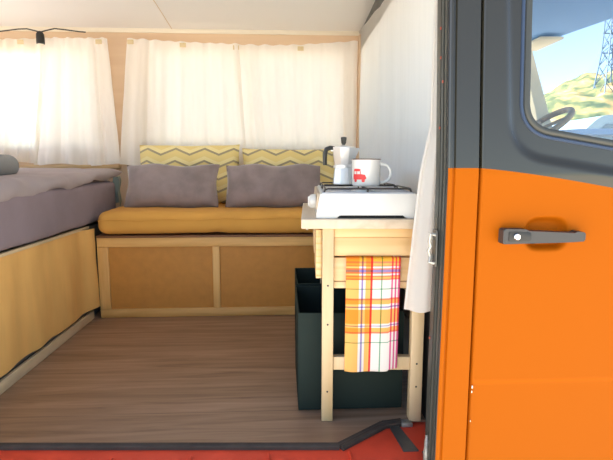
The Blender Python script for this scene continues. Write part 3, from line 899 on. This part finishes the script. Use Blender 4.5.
# ------------------------------------------------------------------ mug
MC = (.241, 1.365)
mg = thing('enamel_mug', 'white enamel mug with a red truck print, standing on the stove', 'mug', (MC[0], MC[1], .668))
r = .0405
bm = lathe(bmesh.new(), [(.034, .6685), (.0375, .670), (r, .675), (r, .7425), (r + .001, .7445), (r - .001, .7455), (r - .003, .743), (r - .003, .676), (.02, .672), (.001, .672)], (*MC, 0), 48)
link('cup', bm, M['mug'], mg, ang=50)
bm = bmesh.new(); tube(bm, [(MC[0] + (r + .0002) * math.cos(2 * PI * k / 40), MC[1] + (r + .0002) * math.sin(2 * PI * k / 40), .7445) for k in range(40)], .0016, 8, closed=True)
link('rim', bm, M['mugrim'], mg)
bm = bmesh.new()
hp = []
for k in range(13):
    a = PI / 2 - PI * k / 12
    hp.append((MC[0] + r - .004 + .030 * max(0, math.cos(a)) ** .75 + (.002 if 0 < k < 12 else 0), MC[1] - .008, .705 + .026 * math.sin(a)))
hp[0] = (MC[0] + r - .006, MC[1] - .004, .732); hp[-1] = (MC[0] + r - .006, MC[1] - .004, .680)
tube(bm, hp, .0042, 10)
link('handle', bm, M['mug'], mg)
# red truck print, wrapped round the cup's left front
bm = bmesh.new()
def decal(poly, sub=6):
    """poly (s,z): s metres round the cup from the print centre; fan of thin quads on the cup surface"""
    lo, hi = min(p[0] for p in poly), max(p[0] for p in poly)
    def span(s):
        zz = []
        n = len(poly)
        for i in range(n):
            (a, za), (b, zb) = poly[i], poly[(i + 1) % n]
            if (a <= s <= b) or (b <= s <= a):
                if abs(a - b) < 1e-9: zz += [za, zb]
                else: zz.append(za + (zb - za) * (s - a) / (b - a))
        return (min(zz), max(zz)) if zz else None
    N_ = 10; cols = []
    for k in range(N_ + 1):
        s = lo + (hi - lo) * k / N_; sp_ = span(min(max(s, lo + 1e-6), hi - 1e-6))
        ang = math.radians(-128) + s / r; R_ = r + .0007
        cols.append([bm.verts.new((MC[0] + R_ * math.cos(ang), MC[1] + R_ * math.sin(ang), z)) for z in sp_])
    for k in range(N_):
        try: bm.faces.new((cols[k][0], cols[k + 1][0], cols[k + 1][1], cols[k][1]))
        except ValueError: pass
decal([(-.021, .688), (.019, .688), (.021, .692), (.019, .701), (.008, .703), (-.021, .703)])
decal([(-.020, .711), (.002, .711), (.005, .7155), (.0, .718), (-.018, .718)])
for s in (-.020, -.009, .003): decal([(s, .7025), (s + .0022, .7025), (s + .0022, .712), (s, .712)])
for s in (-.012, .012): decal([(s - .005, .685), (s - .003, .681), (s + .003, .681), (s + .005, .685), (s + .003, .690), (s - .003, .690)])
link('red_truck_print', bm, M['mugred'], mg)

# ------------------------------------------------------------------ moka pot
KC = (.193, 1.50)
mk = thing('moka_pot', 'silver stovetop coffee pot with black handle and knob, beside the mug', 'coffee pot', (KC[0], KC[1], .668))
rot = PI / 8
bm = lathe(bmesh.new(), [(.033, .6685), (.0345, .671), (.0295, .717), (.0290, .719)], (*KC, 0), 8, rot=rot)
link('boiler', bm, M['alu'], mk, ang=20)
bm = lathe(bmesh.new(), [(.029, .7185), (.0315, .7195), (.0315, .7275), (.030, .729)], (*KC, 0), 32)
link('collar', bm, M['alu'], mk)
bm = lathe(bmesh.new(), [(.0285, .729), (.0300, .732), (.0370, .779), (.0375, .781)], (*KC, 0), 8, rot=rot)
for v in bm.verts:           # draw the right-hand facet out into the spout
    if v.co.z > .77 and v.co.x > KC[0] + .03: v.co.x += .016; v.co.y = KC[1] + (v.co.y - KC[1]) * .35
link('jug', bm, M['alu'], mk, ang=20)
bm = lathe(bmesh.new(), [(.0375, .781), (.0365, .784), (.015, .789), (.008, .790)], (*KC, 0), 8, rot=rot)
ld = link('lid', bm, M['alu'], mk, ang=20)
bm = lathe(bmesh.new(), [(.005, .789), (.005, .792), (.0075, .796), (.0095, .811), (.0085, .814), (.004, .815)], (*KC, 0), 8, rot=rot)
link('knob', bm, M['bakelite'], ld)
bm = bmesh.new()
pts = [(.165, .779, .007), (.150, .781, .0075), (.139, .777, .0078), (.1345, .765, .0075), (.134, .745, .007), (.1345, .728, .0062)]
tube(bm, [(x + .0, KC[1] - .004, z) for x, z, _ in pts], [q for *_, q in pts], 10)
link('handle', bm, M['bakelite'], mk)
bm = B(.152, .166, KC[1] - .008, KC[1] + .002, .770, .781, bev=.002)
link('hinge', bm, M['alu'], mk)

# the cart stands a little askew: swing it, the stove and the towel about the front left corner
def swing(o, ang=math.radians(-3.0), pv=Vector((.050, 1.245, 0))):
    o.location = Vector((0, .007, 0)) + pv + Matrix.Rotation(ang, 3, 'Z') @ (Vector(o.location) - pv)
    o.rotation_euler = (0, 0, ang)
for o in (T, st, tw): swing(o)

for o in (mg, mk): o.location.z -= .0082

# ------------------------------------------------------------------ driver's cab
bm = bmesh.new()
box(bm, .5, 1.30, YB, YB + .04, -.1, .92)
prism(bm, [(1.345, 1.42), (1.40, 1.42), (1.60, .84), (1.515, .84)], 2.74, 2.80)
box(bm, .5, .56, 2.80, YB + .04, .9, 1.45)
struct('cab_side', bm, M['trimcream'], sm=False)
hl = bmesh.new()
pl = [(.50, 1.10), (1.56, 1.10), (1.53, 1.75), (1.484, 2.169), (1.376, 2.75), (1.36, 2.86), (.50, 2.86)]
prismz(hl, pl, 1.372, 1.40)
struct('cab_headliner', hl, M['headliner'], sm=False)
struct('cab_roof', prismz(bmesh.new(), [(.47, 1.13), (1.57, 1.13), (1.54, 1.75), (1.494, 2.169), (1.386, 2.76), (1.37, 2.90), (.47, 2.90)], 1.402, 1.43), M['ext'])
tag(link('sun_visor', B(1.30, 1.425, 2.44, 2.70, 1.348, 1.362, bev=.005), M['trimcream']), 'cream sun visor under the cab headliner', 'visor')
# windscreen glass
bm = bmesh.new()
wp = [(1.484, 2.169, 1.372, 1.70), (1.376, 2.75, 1.372, 1.57), (1.53, 1.75, 1.372, 1.765), (1.56, 1.12, 1.372, 1.80)]
wp = [wp[1], wp[0], wp[2], wp[3]]
grid(bm, 3, 1, lambda a, b: Vector((wp[round(a * 3)][0] + b * (wp[round(a * 3)][3] - wp[round(a * 3)][0]), wp[round(a * 3)][1], 1.372 - b * .54)))
struct('windscreen', bm, glass_mat('windscreen_glass', (1, 1, 1), 1.2), sm=False)
ds = thing('dashboard', 'pale dashboard below the windscreen seen through the door window', 'dashboard', (1.45, 2.0, -.0115))
bm = bmesh.new()
prism(bm, [(1.30, -.0115), (1.20, .70), (1.25, .80), (1.50, .835), (1.55, .825), (1.55, -.0115)], 1.16, 2.74, bev=.012)
link('dash_body', bm, M['dark'], ds)
sw = thing('steering_wheel', 'brown steering wheel in front of the far windscreen', 'steering wheel', (1.37, 2.35, .93))
bm = bmesh.new()
cw = Vector((1.325, 2.42, .905)); ax = Vector((.6, 0, -.8)).normalized(); u_ = Vector((0, 1, 0)); w_ = ax.cross(u_)
tube(bm, [cw + (u_ * math.cos(2 * PI * k / 36) + w_ * math.sin(2 * PI * k / 36)) * .155 for k in range(36)], .015, 10, closed=True)
link('wheel_rim', bm, M['brownw'], sw)
bm = bmesh.new()
for k in (0, 2, 4):
    d = (u_ * math.cos(PI * k / 3 + .5) + w_ * math.sin(PI * k / 3 + .5)); tube(bm, [cw + d * .02, cw + d * .15], .009, 8)
link('spokes', bm, M['brownw'], sw)
bm = bmesh.new(); tube(bm, [cw, cw + ax * .16], .022, 12); link('column', bm, M['dark'], sw)
# white folded sun shade lying on the dashboard
bm = prismz(bmesh.new(), [(1.24, 1.70), (1.28, 2.15), (1.255, 2.40), (1.31, 2.52), (1.44, 2.30), (1.40, 1.62)], .843, .850)
for v in bm.verts: v.co.z += .055 * sst(1.9, 2.45, v.co.y) - .02 * sst(1.38, 1.24, v.co.x)
tag(link('white_sheet', bm, M['dash'], sm=False), 'white sheet lying on the dashboard inside the cab', 'sheet')
for nm, y in (('driver_seat', 2.35), ('passenger_seat', 1.55)):
    s = thing(nm, ('beige driver seat on the far side of the cab' if y > 2 else 'beige passenger seat just behind the front van door'), 'seat', (.75, y, -.012))
    link('seat_cushion', softbox(.56, 1.02, y - .24, y + .24, .12, .28, .05, .003, 4, 1, (14, 14, 8)), M['seat'], s)
    link('backrest', softbox(.49, .60, y - .23, y + .23, .27, .72, .045, .003, 4, 1, (8, 14, 14)), M['seat'], s)
    link('seat_box', B(.60, .98, y - .2, y + .2, -.011, .125, bev=.01), M['dark'], s)
struct('cab_nose', B(1.56, 2.25, 1.08, 2.84, -.35, .822, bev=.03), M['body'])

# ------------------------------------------------------------------ outdoors
bm = bmesh.new(); grid(bm, 4, 4, lambda a, b: Vector((-120 + 260 * a, -60 + 260 * b, -.55)))
struct('ground', bm, M['gravel'], sm=False)
bm = bmesh.new()
def hillf(a, b):
    x = 10 + a * 110; y = 50 + b * 45
    ridge = 3.8 + 4.6 * sst(24, 40, x) + 4.5 * sst(34, 52, x) + 5 * sst(50, 80, x)
    prof = math.sin(PI * min(1, max(0, b)) * .5) ** .8 if b < .5 else math.sin(PI * b) ** .8 * .8 + .2
    h = ridge * (math.sin(PI * b) ** .6) * 1.22
    h += (1.4 * nz((x, y, 0), .12) + .7 * nz((x, y, 0), .4, 3) + .3 * nz((x, y, 0), 1.1, 3)) * min(1, b * 5) * min(1, (1 - b) * 5)
    return Vector((x, y, -.6 + h))
grid(bm, 150, 60, hillf)
struct('hill', bm, M['hill'], ang=180)
# parked pale blue vehicle
cr = thing('parked_car', 'pale blue parked vehicle outside, seen through the cab windows', 'car', (6.6, 9.6, -.55))
bm = prism(bmesh.new(), rpoly([(4.9, -.2), (8.9, -.2), (8.95, .75), (8.6, .95), (8.2, 1.62), (6.1, 1.68), (5.4, 1.02), (4.95, .9)], [.1, .1, .1, .1, .25, .5, .2, .2], 5), 9.0, 10.7, bev=.05)
link('car_body', bm, M['carblue'], cr)
bm = prism(bmesh.new(), rpoly([(5.72, 1.05), (8.3, 1.05), (8.1, 1.5), (6.2, 1.5)], [.05] * 4, 4), 8.985, 9.02)
link('side_window', bm, M['carglass'], cr)
for x in (5.7, 8.1):
    for y in (9.05, 10.5):
        link('wheel', lathe(bmesh.new(), [(.2, -.1), (.34, -.09), (.35, 0), (.34, .09), (.2, .1)], (x, y, -.2), 24, 'y'), M['rubber'], cr)
# lattice pylon on the ridge
py = thing('pylon', 'steel lattice pylon standing on the hill ridge', 'pylon', (43.6, 64, 8))
bm = bmesh.new()
def pb(a, b, r=.09): tube(bm, [a, b], r, 5)
cx, cy = 43.9, 64.
lv = [(8.5, 1.5), (11.5, 1.15), (14, .9), (16, .75), (18, .7), (20, .7), (22.2, .2)]
for sx, sy in ((-1, -1), (1, -1), (1, 1), (-1, 1)):
    for (z0, w0), (z1, w1) in zip(lv, lv[1:]):
        pb((cx + sx * w0, cy + sy * w0, z0), (cx + sx * w1, cy + sy * w1, z1))
        nx, ny = (-sy, sx)
        ax_, ay_ = (sx, sy) if True else None
        if sx == sy: bx_, by_ = -sx, sy
        else: bx_, by_ = sx, -sy
        pb((cx + sx * w0, cy + sy * w0, z0), (cx + bx_ * w1, cy + by_ * w1, z1), .05)
        pb((cx + bx_ * w0, cy + by_ * w0, z0), (cx + sx * w1, cy + sy * w1, z1), .05)
for z in (15.5, 18, 20.3):
    pb((cx - 1.3, cy, z), (cx + 1.3, cy, z), .08); pb((cx - 1.3, cy, z), (cx, cy, z + 1.0), .06); pb((cx + 1.3, cy, z), (cx, cy, z + 1.0), .06)
link('lattice', bm, M['pylon'], py)

# ------------------------------------------------------------------ light
sun_el, sun_az = math.radians(45), math.radians(-84)     # azimuth from +y towards +x
sl = bpy.data.lights.new('sun', 'SUN'); sl.energy = 24; sl.angle = math.radians(.6); sl.color = (1, .95, .87)
so_ = bpy.data.objects.new('sun', sl); C.objects.link(so_)
dirv = Vector((math.sin(sun_az) * math.cos(sun_el), math.cos(sun_az) * math.cos(sun_el), math.sin(sun_el)))
so_.rotation_euler = dirv.to_track_quat('Z', 'Y').to_euler(); so_.location = dirv * 20
w = bpy.data.worlds.new('sky'); S.world = w; w.use_nodes = True
N, L = w.node_tree.nodes, w.node_tree.links
sk = N.new('ShaderNodeTexSky'); sk.sky_type = 'NISHITA'; sk.sun_disc = False
sk.sun_elevation = sun_el; sk.sun_rotation = sun_az; sk.altitude = 1500; sk.air_density = 1.0; sk.dust_density = 1.8; sk.ozone_density = 1.0
bg = N['Background']
tn = N.new('ShaderNodeMix'); tn.data_type = 'RGBA'; tn.blend_type = 'MULTIPLY'; tn.inputs[0].default_value = 1; tn.inputs[7].default_value = (1, .955, .885, 1)
L.new(sk.outputs[0], tn.inputs[6]); L.new(tn.outputs[2], bg.inputs['Color']); bg.inputs['Strength'].default_value = .32

vs_ = S.view_settings
vs_.view_transform = 'Standard'; vs_.look = 'None'; vs_.gamma = 1; vs_.use_curve_mapping = False
vs_.exposure = .43
S.cycles.max_bounces = 14; S.cycles.diffuse_bounces = 8; S.cycles.transparent_max_bounces = 16; S.cycles.transmission_bounces = 10
S.cycles.caustics_reflective = False; S.cycles.caustics_refractive = False
S.cycles.sample_clamp_indirect = 6
